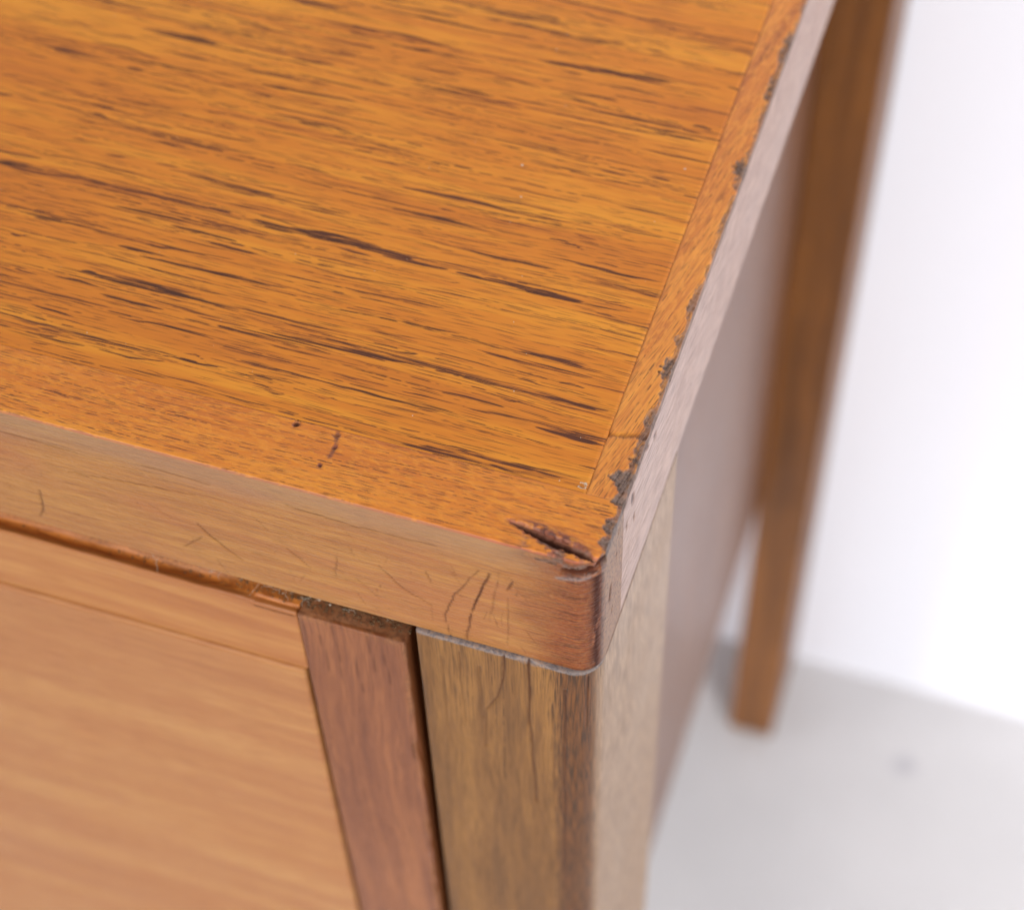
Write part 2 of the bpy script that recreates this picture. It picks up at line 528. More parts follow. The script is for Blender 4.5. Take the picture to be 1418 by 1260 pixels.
mat_rail = wood('teak_drawer_rail', 'x', lin(190, 132, 70), lin(174, 110, 56), lin(148, 86, 44), lin(130, 76, 46), seed=7.0,
                pores=0.3, pore_len=1.2, rough=0.36, fib=0.35, spec=0.42, grime_c=((150, 108, 64), (100, 70, 42)),
                tint=lambda T, c, k: T.mix(T.ramp(k['Y'], 0.7, 1.2), c, T.mix(T.ramp(k['fb'], 0.4, 0.65), lin(206, 126, 56), lin(164, 94, 42))))
mat_panel = wood('teak_side_panel', 'z', lin(128, 88, 62), lin(110, 72, 50), lin(84, 52, 38), lin(60, 36, 26), seed=9.0,
                 pores=0.4, pore_len=2.0, rough=0.34)
mat_inner = wood('teak_carcass', 'x', lin(120, 78, 42), lin(100, 62, 34), lin(76, 46, 26), lin(46, 28, 18), seed=10.0,
                 pores=0.4, rough=0.6)
mat_wall = plain('white_paint', (0.84, 0.84, 0.88, 1), 0.7, 2.0, 0.02)
mat_floor = plain('pale_grey_floor', (0.60, 0.58, 0.57, 1), 0.45, 9.0, 0.10)
# an old rubbed spot on the floor
T = NT.__new__(NT); T.t = mat_floor.node_tree; T.l = T.t.links
_b = [n for n in T.t.nodes if n.type == 'BSDF_PRINCIPLED'][0]
_src = _b.inputs['Base Color'].links[0].from_socket
_tc = T.n('ShaderNodeTexCoord')
_d = T.n('ShaderNodeVectorMath', operation='DISTANCE')
T.l.new(_tc.outputs['Object'], _d.inputs[0]); _d.inputs[1].default_value = W(43.7, 209.7, -FL)
_dn = T.math('ADD', _d.outputs['Value'], T.math('MULTIPLY', T.noise(_tc.outputs['Object'], 160.0, 3.0), 0.006))
T.l.new(T.mix(T.ramp(_dn, 0.0095, 0.004, 0.0, 0.45), _src, (0.25, 0.24, 0.28, 1)), _b.inputs['Base Color'])
mat_dust = plain('brown_dust', lin(122, 92, 60), 0.9, 900.0, 0.5)
mat_lint = plain('pale_lint', lin(214, 200, 178), 0.8, 900.0, 0.2)


# ---------------------------------------------------------------- setting: floor and wall
def sheet(name, lo, hi, mat, nz):
    V, Q = lattice(np.linspace(lo[0], hi[0], 3), np.linspace(lo[1], hi[1], 3), np.linspace(lo[2], hi[2], nz))
    o = mesh_obj(name, V, Q, mat, None, None, False)
    o['kind'] = 'structure'
    return o


WALL_Y = 238.5
sheet('floor', (-1500, -1800, -FL - 20), (1800, WALL_Y, -FL), mat_floor, 2)
sheet('wall', (-1500, WALL_Y, -FL - 20), (1800, WALL_Y + 30, 1700), mat_wall, 2)

# ---------------------------------------------------------------- the cabinet
cab = bpy.data.objects.new('bedside_cabinet', None)
col.objects.link(cab)
cab.empty_display_size = 0.05
cab['label'] = 'worn orange teak cabinet with chipped top corner standing against the white wall'
cab['category'] = 'cabinet'

WID = 380.0          # cabinet width
DEP = 237.5          # depth
TH = 22.0            # thickness of the top
FB = 8.5             # width of the front lipping
SB = 4.1             # width of the side lipping


# --- top panel: veneered field between the lippings
xs = arr((-WID + SB, -110, 30), (-110, -SB - 0.06, 0.5), (-SB - 0.06, -SB + 0.02, 0.04))
ys = arr((FB - 0.02, FB + 0.06, 0.04), (FB + 0.06, 46, 0.085), (46, 95, 0.14), (95, DEP, 10))
V, Q = lattice(xs, ys, [-TH + 0.5, -0.5, 0.0])
up = V[:, 2] > -0.1
streak = np.zeros(len(V))
gx_, gy_ = np.meshgrid(xs, ys, indexing='ij')
gw_ = gy_ + 0.9 * (fbm(gx_ * 0.08, gy_ * 0.3, 6) - 0.5)
field = np.zeros(gx_.shape)
rs = np.random.RandomState(21)
RS = []
for p_, w_, s_ in TOP_STREAKS:             # a measured streak is a bundle of broken fibres
    pa_ = np.array(p_)
    w_ = w_ * 0.58
    RS.append((p_, w_ * 0.40, s_ * 0.7))
    cum = np.concatenate([[0], np.cumsum(np.hypot(*np.diff(pa_, axis=0).T))])
    for q_ in range(int(4 + cum[-1] * w_ * 4.2)):
        u_ = rs.beta(1.5, 1.5) * cum[-1]
        ln = 2.0 + 7 * rs.rand() ** 1.5
        x0_ = np.interp(u_, cum, pa_[:, 0]) - ln / 2; y0_ = np.interp(u_, cum, pa_[:, 1]) + rs.randn() * w_ * 0.55
        RS.append(([(x0_, y0_ + rs.randn() * .05), (x0_ + ln * .5, y0_), (x0_ + ln, y0_ + rs.randn() * .05)], 0.07 + 0.09 * rs.rand(), s_ * (0.55 + 0.6 * rs.rand())))
for c_ in range(260):                       # fainter families of streaks between the measured ones
    yc = 9.5 + 80 * rs.rand()
    xc = -100 * rs.rand()
    for q_ in range(rs.randint(3, 8)):
        x0_ = xc + rs.randn() * 14; y0_ = yc + rs.randn() * 0.9
        ln = 2.5 + 16 * rs.rand() ** 2
        RS.append(([(x0_, y0_), (x0_ + ln * .5, y0_ + rs.randn() * .12), (x0_ + ln, y0_ + rs.randn() * .18)], 0.07 + 0.13 * rs.rand() ** 2, 0.35 + 0.6 * rs.rand()))
for pts, wd_, st_ in RS:
    ya, yb = min(p_[1] for p_ in pts) - 1.6, max(p_[1] for p_ in pts) + 1.6
    xa, xb = pts[0][0] - 2, pts[-1][0] + 2
    i0, i1 = np.searchsorted(xs, (xa, xb)); j0, j1 = np.searchsorted(ys, (ya, yb))
    if i1 <= i0 or j1 <= j0:
        continue
    px_, py_ = gx_[i0:i1, j0:j1], gw_[i0:i1, j0:j1]
    d, t = polyd(px_, py_, pts)
    tp_ = np.sqrt(np.clip(np.sin(np.pi * np.clip(t, 0.0, 1)), 0, 1)) * (0.45 + 1.0 * vnoise(px_ * 0.22, px_ * 0 + wd_ * 90, 7))
    field[i0:i1, j0:j1] = np.maximum(field[i0:i1, j0:j1], st_ * np.clip(1 - d / (1.9 * wd_ * tp_ + 0.02), 0, 1))
streak[up] = field[np.clip(np.searchsorted(xs, V[up, 0] - 1e-6), 0, len(xs) - 1), np.clip(np.searchsorted(ys, V[up, 1] - 1e-6), 0, len(ys) - 1)]
V[up, 2] += 0.02 * (fbm(V[up, 0] * 0.2, V[up, 1] * 0.4, 5) - 0.5)
V[up & (V[:, 0] > -SB - 0.03), 2] -= 0.16
V[up & (V[:, 1] < FB + 0.03), 2] -= 0.05 + 0.08 * sstep(-14, -8, V[up & (V[:, 1] < FB + 0.03), 0])
top = mesh_obj('top_panel', V, Q, mat_top, cab, dict(streak=streak))

# --- chips along the right arris: (y centre, half length, inset)
CHIPS = [(73, 3.2, 1.0), (66, 1.2, 0.5), (59.3, 3.4, 1.35), (56.3, 1.2, 0.9), (48.7, 1.6, 0.6), (42, 1.0, 0.4), (39.4, 1.6, 0.55),
         (33, 1.2, 0.45), (27.4, 2.6, 1.5), (25.2, 1.2, 0.8), (17.5, 1.8, 0.7), (14.3, 2.0, 1.1), (11.3, 2.3, 2.3), (8.8, 1.6, 1.5),
         (5.2, 1.7, 1.5), (3.2, 1.4, 1.1), (82, 2.0, 0.5), (95, 3, 0.6), (110, 4, 0.7), (135, 5, 0.8)]


def chip_inset(y):
    e = 0.30 + 3.2 * np.clip(fbm(y * 0.22, 3.1, 21) - 0.50, 0, 1) + 0.6 * (vnoise(y * 0.8, 7.7, 22) - 0.45)
    for (yc, hl, dp) in CHIPS:
        k = 1 - np.clip(np.abs(y - yc) / hl, 0, 1) ** 1.6
        e = np.maximum(e, dp * k * (0.65 + 0.7 * vnoise(y * 2.3, yc, 9)))
    return e


def apply_chips(V, rough=1.0):
    """break the finish away along the top right arris; returns the bare wood mask"""
    x, y, z = V[:, 0], V[:, 1], V[:, 2]
    e = chip_inset(y + 0.5 * (fbm(x * 1.5, y * 1.5, 31) - 0.5))
    e = e + 0.8 * (fbm(x * 2.6, y * 1.0, 41) - 0.5)
    deep = sstep(0.25, 1.6, e)
    near = z > -1.7
    inside = (-x < e) & near
    s = np.clip((e + x) / 0.22, 0, 1)           # steep wall behind the break
    dz = s * (0.12 + 0.34 * deep * (0.5 + 0.9 * fbm(x * 1.6, y * 0.5, 51)))
    zn = np.where(inside, np.minimum(z, -dz + 0 * z), z)
    V[:, 2] = zn
    # the side face just below the break is bruised inwards
    side = (x > -0.5) & (z > -2.6)
    V[side, 0] -= (0.30 * deep * fbm(y * 1.3, z * 1.6, 61) * sstep(-2.6, -0.4, z))[side]
    return np.where(inside, sstep(0.0, 0.10, e + x) * (0.65 + 0.35 * deep), 0.0)


# --- front lipping: solid strip with rounded corner, gouge and scratches
xs = arr((-WID, -100, 20), (-100, -84, 1.0), (-84, -14, 0.22), (-14, -2.0, 0.14), (-2.0, 0, 0.10))
ys = arr((0, 2.6, 0.12), (2.6, FB, 0.18))
zs = arr((-TH, -TH + 1.2, 0.15), (-TH + 1.2, -4, 0.24), (-4, 0, 0.14))
V, Q = lattice(xs, ys, zs)
V0 = V.copy()
V = project(V, (-WID, 0, -TH), (0, FB + 6, 0), (2.9, 0.05, 0.05, 1.0), 0.30)
x, y, z = V[:, 0].copy(), V[:, 1].copy(), V[:, 2].copy()
chip = apply_chips(V)
topm = z > -0.9
frontm = (y < 4) & (z < -0.2)
crack = np.zeros(len(V)); scar = np.zeros(len(V)); red = np.zeros(len(V)); grime = np.zeros(len(V))
# gouge on top, running into the corner
gx, gy = np.array([-11.2, 3.25]), np.array([-0.3, 1.05])
dvec = gy - gx; L = np.linalg.norm(dvec); dvec /= L
nvec = np.array([-dvec[1], dvec[0]])            # towards the back
al = ((x - gx[0]) * dvec[0] + (y - gx[1]) * dvec[1]) / L
dd = (x - gx[0]) * nvec[0] + (y - gx[1]) * nvec[1] + 0.25 * (fbm(x * 0.8, y * 0.8, 71) - 0.5) + 0.35 * (fbm(x * 2.2, y * 2.2, 72) - 0.5)
prof = np.sin(np.clip(al, 0, 1) ** 0.8 * math.pi * 0.88) * (al > 0) * (al < 1.12)
wd = 0.15 + 0.75 * prof
tr = np.exp(-((dd + 0.25) / (0.42 * wd + 0.05)) ** 2) * prof
rg = np.exp(-((dd - 0.55 * wd - 0.1) / (0.55 * wd + 0.08)) ** 2) * prof
zone = z > -1.8
V[:, 2] += np.where(zone, (-1.05 * tr + 0.22 * rg - 0.12 * sstep(0.5, 0.9, rg) * fbm(x * 3, y * 3, 74)) * (0.75 + 0.5 * fbm(al * 22, dd * 3.0, 73)), 0)
crack = np.maximum(crack, np.where(zone, sstep(0.35, 0.85, tr) * 0.65, 0))
scar = np.maximum(scar, np.where(zone, np.clip(sstep(0.38, 0.8, rg) * sstep(0.18, 0.45, fbm(al * 9, dd * 2.2, 75)) + 0.85 * sstep(0.15, 0.5, tr), 0, 1), 0))
# splintered lower side of the gouge, down to the front arris
spl = sstep(-9.5, -7.0, x) * (1 - sstep(-2.0, -0.8, x)) * (z > -1.6) * (y < 1.9 + 0.5 * (fbm(x, y, 14) - .5)) * sstep(0.40, 0.62, fbm(x * 0.9, (y - z) * 1.5, 81))
V[:, 2] -= 0.32 * spl * (0.4 + fbm(x * 2.2, y * 2.2, 82))
V[:, 1] += 0.22 * spl * (z < -0.1)
chip = np.maximum(chip, 0.75 * spl)
# dark bite in the rounded corner under the top
bite, _ = polyd(x - y * 0.3, z, [(-3.6, -2.6), (-1.6, -2.2), (-0.2, -1.2)])
bt = sstep(1.1, 0.3, bite + 0.8 * (fbm(x * 1.2, z * 1.2, 91) - 0.5)) * (y < 2.6)
V[:, 1] += 0.55 * bt
V[:, 0] -= 0.35 * bt * (x > -1.5)
crack = np.maximum(crack, 0.85 * bt)
b2, _ = polyd(x, z, [(-4.6, -3.9), (-2.8, -3.5), (-1.3, -3.1)])
b2 = sstep(0.4, 0.1, b2) * (y < 2.6)
grime = np.maximum(grime, 0.8 * b2)
# red worn finish towards the corner
red = sstep(-12, -3.0, x + 5 * (fbm(x * 0.25, z * 0.3, 95) - 0.5)) * frontm * sstep(2.6, 1.6, y) * 1.0
uc = np.where(x > -3.0, x + np.minimum(y, 3.0), x)
band_ = np.exp(-((uc - 0.5) / 1.1) ** 2) * (z < -3.2) * (y < 3.6)
crack = np.maximum(crack, 0.95 * band_ * sstep(0.22, 0.5, fbm(uc * 0.9, z * 0.5, 96)))
dash = sstep(0.55, 0.72, fbm(uc * 0.55, z * 2.6, 94)) * sstep(-6.5, -1.5, uc) * frontm * (z < -4) * (x < -0.2)
crack = np.maximum(crack, 0.45 * dash)
# scratches and hair cracks of the front face, (x, z) in u
rm = np.random.RandomState(5)
wx_, wz_ = x + 0.35 * (fbm(x * .6, z * .6, 98) - .5), z + 0.3 * (fbm(x * .8, z * .8, 99) - .5)
brk_ = sstep(0.25, 0.5, fbm(x * 0.7, z * 0.7, 97) + 0.12)
MICRO = []
for _ in range(46):
    mx, mz = (rm.uniform(-36, -8), rm.uniform(-20, -5)) if rm.rand() < 0.7 else (rm.uniform(-84, -36), rm.uniform(-20, -3))
    ang = rm.choice([rm.normal(-1.2, 0.4), rm.normal(-0.5, 0.5), rm.normal(1.3, 0.3)])
    ln = rm.uniform(0.8, 3.6)
    MICRO.append(([(mx, mz), (mx + ln * math.cos(ang), mz + ln * math.sin(ang))], rm.uniform(0.10, 0.17), rm.uniform(0.2, 0.5)))
for pts, w, st in [
    ([(-12.12, -6.7), (-13.43, -11.0), (-14.67, -16.3), (-15.41, -21.5)], 0.24, 1.0),
    ([(-13.42, -6.7), (-16.5, -13.0), (-17.8, -17.9), (-17.3, -22)], 0.19, 0.75),
    ([(-11.05, -5.9), (-12.48, -16.3)], 0.25, 0.35), ([(-10.2, -10.5), (-10.5, -20.4)], 0.18, 0.4),
    ([(-9.6, -7.2), (-10.3, -9)], 0.25, 0.8),
    ([(-25.0, -11.1), (-22.6, -14.3), (-19.1, -16.4)], 0.17, 0.6), ([(-19.5, -9.5), (-19.0, -11.6)], 0.22, 0.5),
    ([(-46.9, -12.5), (-45.3, -14.8), (-42.2, -17.6)], 0.20, 0.8), ([(-46.7, -15.0), (-50.3, -19.0)], 0.16, 0.6),
    ([(-67.1, -14.4), (-67.4, -18), (-68.3, -20.4)], 0.24, 0.75), ([(-36, -12.5), (-33.5, -15.5)], 0.15, 0.6),
    ([(-30, -11), (-30.6, -16)], 0.15, 0.5), ([(-28, -15), (-25.5, -18)], 0.15, 0.55),
    ([(-62, -8.8), (-54, -7.6), (-46.2, -6.6)], 0.16, 0.55), ([(-78, -4.4), (-66, -4.2), (-60, -4.6)], 0.16, 0.6),
    ([(-35, -3.8), (-27, -4.4), (-18, -4.0)], 0.2, 0.6), ([(-52, -3.4), (-44, -3.8)], 0.2, 0.5)] + MICRO:
    d, t = polyd(wx_, wz_, pts)
    k = sstep(w * 1.0, w * 0.2, d) * frontm * st * 1.0 * (0.55 + 0.45 * np.sin(np.pi * np.clip(t * 0.9 + 0.08, 0, 1)))
    k *= brk_
    crack = np.maximum(crack, 0.8 * k)
    V[:, 1] += 0.16 * k
# dents on top: nail head hole, ink-like scrape, ring of old filler by the joint
for (px, py, r, dp) in [(-36.6, 8.0, 0.5, 0.5), (-31.9, 7.9, 0.45, 0.3), (-31.5, 6.2, 0.4, 0.3), (-32.2, 3.6, 0.4, 0.25)]:
    k = sstep(r, r * 0.4, np.hypot((x - px), (y - py)) + 0.4 * (fbm(x * 2, y * 2, 12) - .5)) * topm
    V[:, 2] -= dp * k
    crack = np.maximum(crack, 0.35 * k); scar = np.maximum(scar, 0.9 * k)
d, _ = polyd(x, y, [(-31.9, 8.2), (-31.4, 6.0), (-31.6, 4.9)])
k = sstep(0.34, 0.1, d + 0.25 * (fbm(x * 1.2, y * 1.2, 13) - .4)) * topm
scar = np.maximum(scar, 0.9 * k)
# end grain side: greyer, with a couple of dark nicks
endm = (x > -0.6) & (y > 1.6)
grime = np.maximum(grime, 0.75 * endm * (z < -0.4))
for (py, pz, a_, b_) in [(4.2, -11.0, 0.55, 1.6), (6.9, -3.0, 0.22, 0.6), (6.2, -6.5, 0.18, 0.7), (5.0, -15.5, 0.2, 0.7)]:
    k = sstep(1.15, 0.6, np.hypot((y - py) / a_, (z - pz - (y - py) * 1.2) / b_)) * (x > -0.4)
    crack = np.maximum(crack, 0.75 * k); V[:, 0] -= 0.15 * k
# gentle hand finished unevenness
V[:, 1] += np.where(y < 0.5, 0.05 * (fbm(x * 0.15, z * 0.3, 101) - 0.5), 0)
V[:, 2] += np.where(topm, 0.05 * (fbm(x * 0.3, y * 0.5, 102) - 0.5), 0)
lip = mesh_obj('front_lipping', V, Q, mat_lip, top, dict(chip=chip, crack=crack, scar=scar, red=red, grime=grime))

# --- side lipping
xs = arr((-SB, -3.0, 0.3), (-3.0, -0.0, 0.10))
ys = arr((FB + 0.03, 46, 0.18), (46, 95, 0.30), (95, DEP, 3.0))
zs = arr((-TH, -TH + 1.0, 0.25), (-TH + 1.0, -3, 0.6), (-3, 0, 0.13))
V, Q = lattice(xs, ys, zs)
V = project(V, (-SB - 6, FB - 6, -TH), (0, DEP, 0), (0.05, 0.3, 0.05, 0.05), 0.30)
x, y, z = V[:, 0].copy(), V[:, 1].copy(), V[:, 2].copy()
chip = apply_chips(V)
crack = np.zeros(len(V))
# scrape across the strip and nicks in its side face
d, _ = polyd(x, y, [(-4.1, 16.6), (-2.2, 16.9), (-0.2, 17.6)])
k = sstep(0.5, 0.12, d + 0.9 * (fbm(x * 1.5, y * 1.5, 15) - .4)) * (z > -1)
crack = np.maximum(crack, 0.5 * k); V[:, 2] -= 0.12 * k
for (py, pz, a_, b_) in [(17.5, -1.9, 0.9, 0.35), (12.2, -4.2, 0.7, 1.2), (20.8, -4.0, 0.8, 0.5), (10.0, -6.4, 0.35, 0.5), (13.0, -8.6, 0.3, 0.8)]:
    k = sstep(1.2, 0.6, np.hypot((y - py) / a_, (z - pz + (y - py) * 0.8) / b_)) * (x > -0.5)
    crack = np.maximum(crack, 0.8 * k); V[:, 0] -= 0.15 * k
V[:, 0] += np.where(x > -0.3, 0.06 * (fbm(y * 0.12, z * 0.3, 103) - 0.5), 0)
slip = mesh_obj('side_lipping', V, Q, mat_slip, top, dict(chip=chip, crack=crack))
rbox('side_lipping', (-WID, FB + 0.03, -TH), (-WID + SB - 0.05, DEP, 0), mat_slip, top, 0.35)

# --- front leg by the corner: post with rounded edge and drying cracks
PW, PD = 21.5, 33.4
xs = arr((-PW, -PW + 1.0, 0.2), (-PW + 1.0, 0.0, 0.20))
ys = arr((-0.5, 2.5, 0.16), (2.5, PD - 1, 0.5), (PD - 1, PD, 0.2))
zs = arr((-FL, -FL + 1, 0.5), (-FL + 1, -105, 20), (-105, -60, 0.6), (-60, -26, 0.35), (-26, -TH - 0.03, 0.14))
V, Q = lattice(xs, ys, zs)
V = project(V, (-PW, -0.5, -FL), (-0.02, PD, -TH - 0.03), (3.4, 0.6, 0.5, 0.5), 0.28)
x, y, z = V[:, 0].copy(), V[:, 1].copy(), V[:, 2].copy()
# below the case the leg narrows
tp = sstep(-272, -276, z)
V[:, 0] = np.where(x < -7, x + tp * 7.5, x)
crack = np.zeros(len(V)); grime = np.zeros(len(V))
un = np.where(x > -3.4, np.maximum(x, -3.4) + np.maximum(y, 0) * 1.0, x)
fm = (y < 3.4)
unw = un + 0.3 * (fbm(un * .5, z * .25, 107) - .5)
for pts, w, st in [([(-8.02, -22.2), (-7.9, -28), (-8.09, -35), (-7.8, -45), (-7.5, -56)], 0.26, 1.0),
                   ([(-10.85, -22.2), (-11.0, -27), (-12.0, -32), (-13.5, -36), (-13.8, -45)], 0.2, 0.8),
                   ([(-16.2, -24), (-16.4, -30), (-16.2, -40)], 0.16, 0.5), ([(-13.9, -26), (-14.0, -38)], 0.2, 0.5),
                   ([(-3.6, -26), (-3.8, -45), (-3.9, -80)], 0.3, 0.6), ([(-1.0, -23), (-1.2, -34)], 0.3, 0.6),
                   ([(-18.6, -26), (-18.4, -46)], 0.16, 0.45), ([(-5.2, -30), (-5.3, -60)], 0.2, 0.4)]:
    d, t = polyd(unw, z, pts)
    k = sstep(w * 1.0, w * 0.2, d) * fm * st * (0.45 + 0.55 * np.clip(1.2 - t, 0, 1)) * sstep(0.2, 0.5, fbm(un * 0.4, z * 0.3, 106) + 0.1)
    crack = np.maximum(crack, 0.85 * k)
    V[:, 1] += 0.22 * k
# vertical weathering relief
V[:, 1] += np.where(fm & (z > -110), 0.10 * (fbm(un * 1.4, z * 0.05, 108) - 0.5), 0)
# the top arris is a broken pale glue and dust line
tn = fbm(x * 0.9, y * 0.9, 109)
tl = sstep(-TH - 0.35 - 1.1 * np.clip(tn - 0.3, 0, 1), -TH - 0.2, z) * ((y < 4) | (x > -2))
V[:, 1] += np.where(fm, 0.25 * sstep(0.5, 0.75, tn) * tl, 0)
grime = np.maximum(grime, tl * (y < 5))
sidek = (x > -0.35)
crack = np.maximum(crack, 0.8 * sidek * (y > 3) * sstep(-TH - 0.75, -TH - 0.3, z))
V[:, 0] -= 0.2 * sidek * (y > 3) * sstep(-TH - 0.6, -TH - 0.2, z)
for (py, pz, a_, b_) in [(8.0, -31, 0.25, 7), (13, -29, 0.3, 4), (5.2, -40, 0.2, 9)]:
    k = sstep(1.2, 0.5, np.hypot((y - py) / a_, (z - pz) / b_)) * sidek
    crack = np.maximum(crack, 0.35 * k)
front_leg = mesh_obj('front_leg', V, Q, mat_post, cab, dict(crack=crack, grime=grime))

# --- the other legs
def plain_leg(x0, x1, y0, y1):
    zs = arr((-FL, -FL + 0.8, 0.2), (-FL + 0.8, -TH - 0.8, 40), (-TH - 0.8, -TH - 0.03, 0.2))
    V, Q = lattice(arr((x0, x0 + 1, .25), (x0 + 1, x1 - 1, 4), (x1 - 1, x1, .25)), arr((y0, y0 + 1, .25), (y0 + 1, y1 - 1, 6), (y1 - 1, y1, .25)), zs)
    return project(V, (x0, y0, -FL), (x1, y1, -TH - 0.03), (0.9,) * 4, 0.5), Q


LX = 14.2
V, Q = plain_leg(-LX, -0.02, 206.5, 237.3)
mesh_obj('rear_leg', V, Q, mat_rear, cab)
V, Q = plain_leg(-WID + 0.02, -WID + LX, 206.5, 237.3)
mesh_obj('rear_leg', V, Q, mat_rear, cab)
V, Q = plain_leg(-WID + 0.02, -WID + PW, -0.4, PD)
mesh_obj('front_leg', V, Q, mat_post, cab)

# --- carcass
PB = -277.0
rbox('side_panel', (-LX - 14, PD - 0.3, PB), (-LX + 0.3, 206.8, -TH - 0.05), mat_panel, cab, 0.4)
rbox('side_panel', (-WID + LX - 0.3, PD - 0.3, PB), (-WID + LX + 14, 206.8, -TH - 0.05), mat_panel, cab, 0.4)
rbox('back_panel', (-WID + LX + 14, 208, PB + 6), (-LX - 14, 212, -TH - 0.05), mat_inner, cab, 0.3)
rbox('bottom_panel', (-WID + LX + 14, 22, PB + 3), (-LX - 14, 207.5, PB + 15), mat_inner, cab, 0.3)
rbox('bottom_rail', (-WID + PW + 0.2, 1.5, PB + 2), (-PW - 0.2, 14, PB + 18), mat_rail, cab, 0.5)

# --- drawer: rail with finger groove, stile, panel, box behind
STL, STR = -36.6, -23.2
DZ = -26.6
PZ = -39.8
drawer = rbox('drawer', (-WID + 27, 8.5, -255), (-27.0, 190, -34), mat_inner, cab, 0.4)
xs = arr((-WID + 36.6, -90, 20), (-90, -45, 0.5), (-45, STL - 0.12, 0.2))
ys = arr((0.15, 5.0, 0.15), (5.0, 8.3, 0.4))
zs = arr((PZ + 0.05, PZ + 0.6, 0.15), (PZ + 0.6, DZ - 1.2, 1.0), (DZ - 1.2, DZ, 0.15))
V, Q = lattice(xs, ys, zs)
V = project(V, (-WID + 36.6, 0.15, PZ + 0.05), (STL - 0.12, 8.3, DZ), (0.1,) * 4, 0.35)
x, y, z = V[:, 0].copy(), V[:, 1].copy(), V[:, 2].copy()
tm = z > DZ - 0.9
scoop = np.exp(-((y - 1.9) / 0.95) ** 2) * sstep(-42.3, -50, x)
V[:, 2] += np.where(tm, -0.7 * scoop + 1.0 * sstep(2.2, 4.5, y), 0)
V[:, 2] += np.where(tm, 0.25 * (fbm(x * 0.5, y * 0.9, 111) - 0.5) + 0.3 * (fbm(x * 0.08, 1.0, 114) - 0.5), 0)
V[:, 2] -= np.where(tm & (y < 1.2), 0.35 * sstep(-42.6, -42.2, x), 0)
grime = np.where(tm, sstep(1.8, 3.2, y + 1.6 * (fbm(x * 0.25, y, 112) - .5)) * 0.75, 0)
mesh_obj('drawer_rail', V, Q, mat_rail, drawer, dict(grime=grime))

def stile(x0, x1, nm='drawer_stile'):
    xs = arr((x0, x0 + 0.8, 0.13), (x0 + 0.8, x1 - 0.8, 0.35), (x1 - 0.8, x1, 0.13))
    ys = arr((-0.15, 0.8, 0.13), (0.8, 8.3, 0.5))
    zs = arr((-255, -110, 20), (-110, -50, 1.5), (-50, DZ - 1, 0.4), (DZ - 1, DZ + 0.1, 0.13))
    V, Q = lattice(xs, ys, zs)
    V = project(V, (x0, -0.15, -255), (x1, 8.3, DZ + 0.1), (0.35,) * 4, 0.30)
    x, y, z = V[:, 0].copy(), V[:, 1].copy(), V[:, 2].copy()
    tm = (z > DZ - 0.5) & (y > 0.5)
    V[:, 2] += np.where(tm, 0.35 * (fbm(x * 0.7, y * 0.7, 121) - 0.5), 0)
    grime = np.where(tm, 0.55 + 0.4 * sstep(0.40, 0.65, fbm(x * 0.9, y * 0.9, 122)), 0)
    # bumps knocked into the right arris
    ed = (x > x1 - 0.6) & (y < 0.6)
    nick = ed * sstep(0.55, 0.75, fbm(z * 0.35, 2.0, 123))
    V[:, 0] -= 0.3 * nick
    grime = np.maximum(grime, 0.5 * nick * (z > -38))
    red = np.where(tm, 0.2, 0)
    rub = np.maximum(np.maximum(sstep(x1 - 1.1, x1 - 0.1, x), sstep(x0 + 0.7, x0 + 0.1, x)), sstep(DZ - 1.2, DZ - 0.2, z)) * (y < 0.5)
    grime = np.maximum(grime, 0.8 * rub * sstep(0.40, 0.62, fbm(x * 0.8, z * 0.25, 124)))
    crack = np.zeros(len(V))
    for px, pz in [(x0 + 2.5, -34), (x0 + 4.2, -31), (x1 - 3.0, -33), (x0 + 6.5, -37), (x1 - 4.7, -31)]:
        d, _ = polyd(x + 0.3 * (fbm(x, z * .2, 3) - .5), z, [(px, pz + 4), (px + 0.5, pz - 4)])
        crack = np.maximum(crack, 0.4 * sstep(0.22, 0.05, d) * (y < 0.3))
    return mesh_obj(nm, V, Q, mat_stile, drawer, dict(grime=grime, red=red, crack=crack))


stile(STL, STR)
stile(-WID - STR, -WID - STL)
# recess behind the stile so that the groove beside the leg reads dark
rbox('drawer_panel', (-WID + 37.2, -0.25, -255), (STL - 0.55, 7.6, PZ - 0.05), mat_drawer, drawer, 0.55, step=12)

# ---------------------------------------------------------------- dust and lint in the gap
def debris():
    rng = np.random.RandomState(3)
    V, F = [], []
    def octa(p, r):
        b = len(V)
        s = r * (0.6 + 0.8 * rng.rand(6))
        for k, d in enumerate(((1, 0, 0), (-1, 0, 0), (0, 1, 0), (0, -1, 0), (0, 0, 1), (0, 0, -1))):
            V.append((p[0] + d[0] * s[k], p[1] + d[1] * s[k], p[2] + d[2] * s[k]))
        for t in ((0, 2, 4), (2, 1, 4), (1, 3, 4), (3, 0, 4), (2, 0, 5), (1, 2, 5), (3, 1, 5), (0, 3, 5)):
            F.append((b + t[0], b + t[1], b + t[2]))
    for i in range(900):
        xx = -22.9 - abs(rng.randn()) * 22 if rng.rand() < 0.55 else rng.uniform(-41, -23.5)
        if xx < -80:
            continue
        yy = 0.9 + 2.6 * rng.rand() ** 0.7
        zz = DZ + 0.25 + (0.7 if xx < STL and yy > 2.6 else 0) - (0.9 if xx < -47 and yy < 2.4 else 0)
        octa((xx, yy, zz), 0.05 + 0.13 * rng.rand() ** 2)
    return np.array(V), np.array(F)


V, F = debris()
o = mesh_obj('dust', V, F, mat_dust, None, None, True)
o['kind'] = 'stuff'
o['label'] = 'brown dust crumbs lying in the gap under the overhanging top'
o['category'] = 'dust'


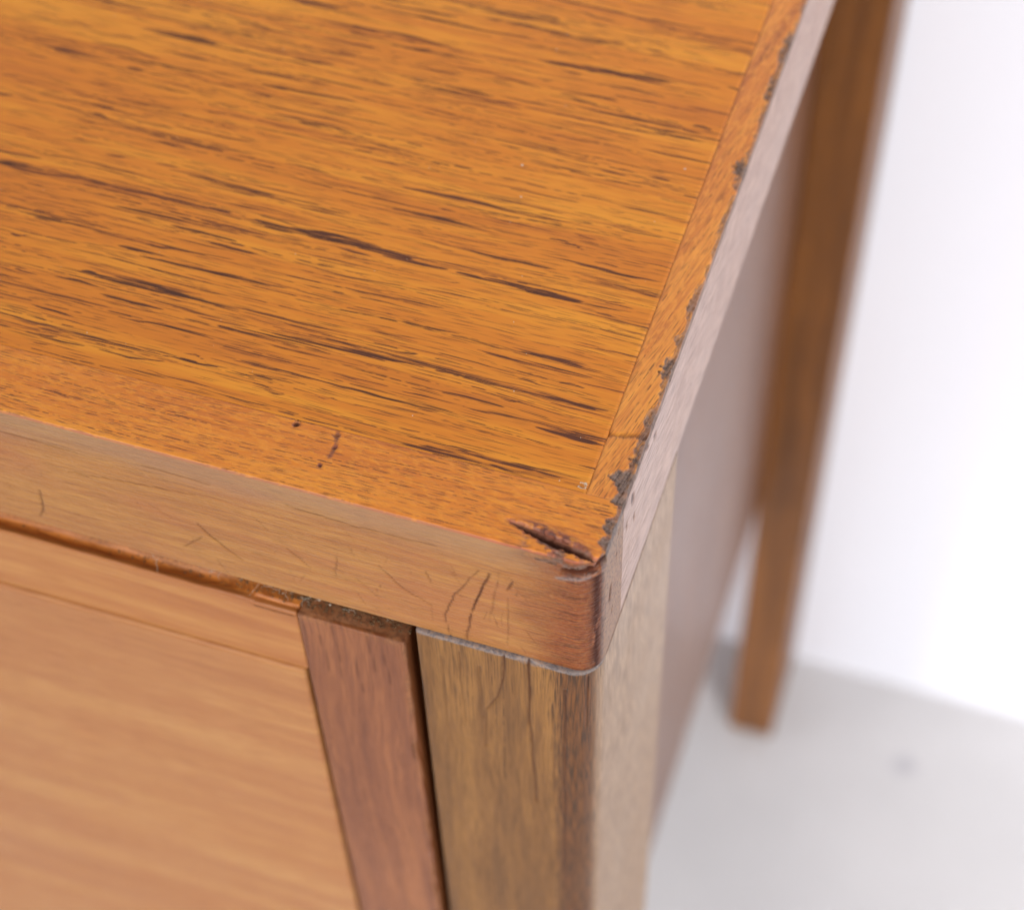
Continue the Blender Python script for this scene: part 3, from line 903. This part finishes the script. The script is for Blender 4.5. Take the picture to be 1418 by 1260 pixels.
def fibres():
    rng = np.random.RandomState(8)
    V, F = [], []
    def tube(pts, r):
        pts = np.array(pts)
        b = len(V)
        for i, p in enumerate(pts):
            t = pts[min(i + 1, len(pts) - 1)] - pts[max(i - 1, 0)]
            t = t / np.linalg.norm(t)
            u = np.cross(t, (0.3, 0.2, 1)); u /= np.linalg.norm(u); w = np.cross(t, u)
            for k in range(3):
                a = k * 2.094
                V.append(p + r * (math.cos(a) * u + math.sin(a) * w))
        for i in range(len(pts) - 1):
            for k in range(3):
                k2 = (k + 1) % 3
                F.append((b + i * 3 + k, b + i * 3 + k2, b + i * 3 + 3 + k2, b + i * 3 + 3 + k))
    for i in range(46):
        xx = rng.uniform(-62, -25) if i % 3 else rng.uniform(-44, -34)
        p = np.array([xx, 1.8 + 1.4 * rng.rand(), DZ + 0.75 + 0.5 * rng.rand()])
        d = rng.randn(3) * (1, 0.5, 0.25); d /= np.linalg.norm(d)
        pts = [p]
        for k in range(7):
            d = d + rng.randn(3) * (0.4, 0.4, 0.15); d /= np.linalg.norm(d)
            pts.append(pts[-1] + d * 0.28)
        tube(pts, 0.025)
    return np.array(V), np.array(F)


V, F = fibres()
o = mesh_obj('lint', V, F, mat_lint, None, None, True)
o['kind'] = 'stuff'
o['label'] = 'pale lint fibres caught in the gap above the drawer'
o['category'] = 'lint'


def specks():
    rng = np.random.RandomState(11)
    V, F = [], []
    spots = [(-18.6 + 11.8, 57, 0.16), (-25.5, 52, 0.16), (-24, 47, 0.14), ]
    for i in range(34):
        an = rng.uniform(-2.6, 2.2)
        spots.append((-4.75 + 0.42 * math.cos(an) + 0.05 * rng.randn(), 9.35 + 0.36 * math.sin(an) + 0.05 * rng.randn(), 0.05 + 0.04 * rng.rand()))
    for i in range(60):
        spots.append((-85 * rng.rand() - 4, 9 + 70 * rng.rand(), 0.035 + 0.05 * rng.rand()))
    pts = [(a, b, 0.03, r) for a, b, r in spots]
    pts += [(-34.7, 2.3, DZ + 0.5, 0.2), (-33.2, 2.1, DZ + 0.5, 0.17), (-30.8, 1.9, DZ + 0.45, 0.09), (-38.9, 1.6, DZ + 1.0, 0.12)]
    for (px, py, pz, r) in pts:
        b = len(V)
        s = r * (0.6 + 0.8 * rng.rand(6))
        for k, d in enumerate(((1, 0, 0), (-1, 0, 0), (0, 1, 0), (0, -1, 0), (0, 0, .6), (0, 0, -.6))):
            V.append((px + d[0] * s[k], py + d[1] * s[k], pz + d[2] * s[k]))
        for t in ((0, 2, 4), (2, 1, 4), (1, 3, 4), (3, 0, 4), (2, 0, 5), (1, 2, 5), (3, 1, 5), (0, 3, 5)):
            F.append((b + t[0], b + t[1], b + t[2]))
    return np.array(V), np.array(F)


V, F = specks()
o = mesh_obj('dust_specks', V, F, mat_lint, None, None, True)
o['kind'] = 'stuff'
o['label'] = 'tiny pale specks of dust on the orange top'
o['category'] = 'dust'
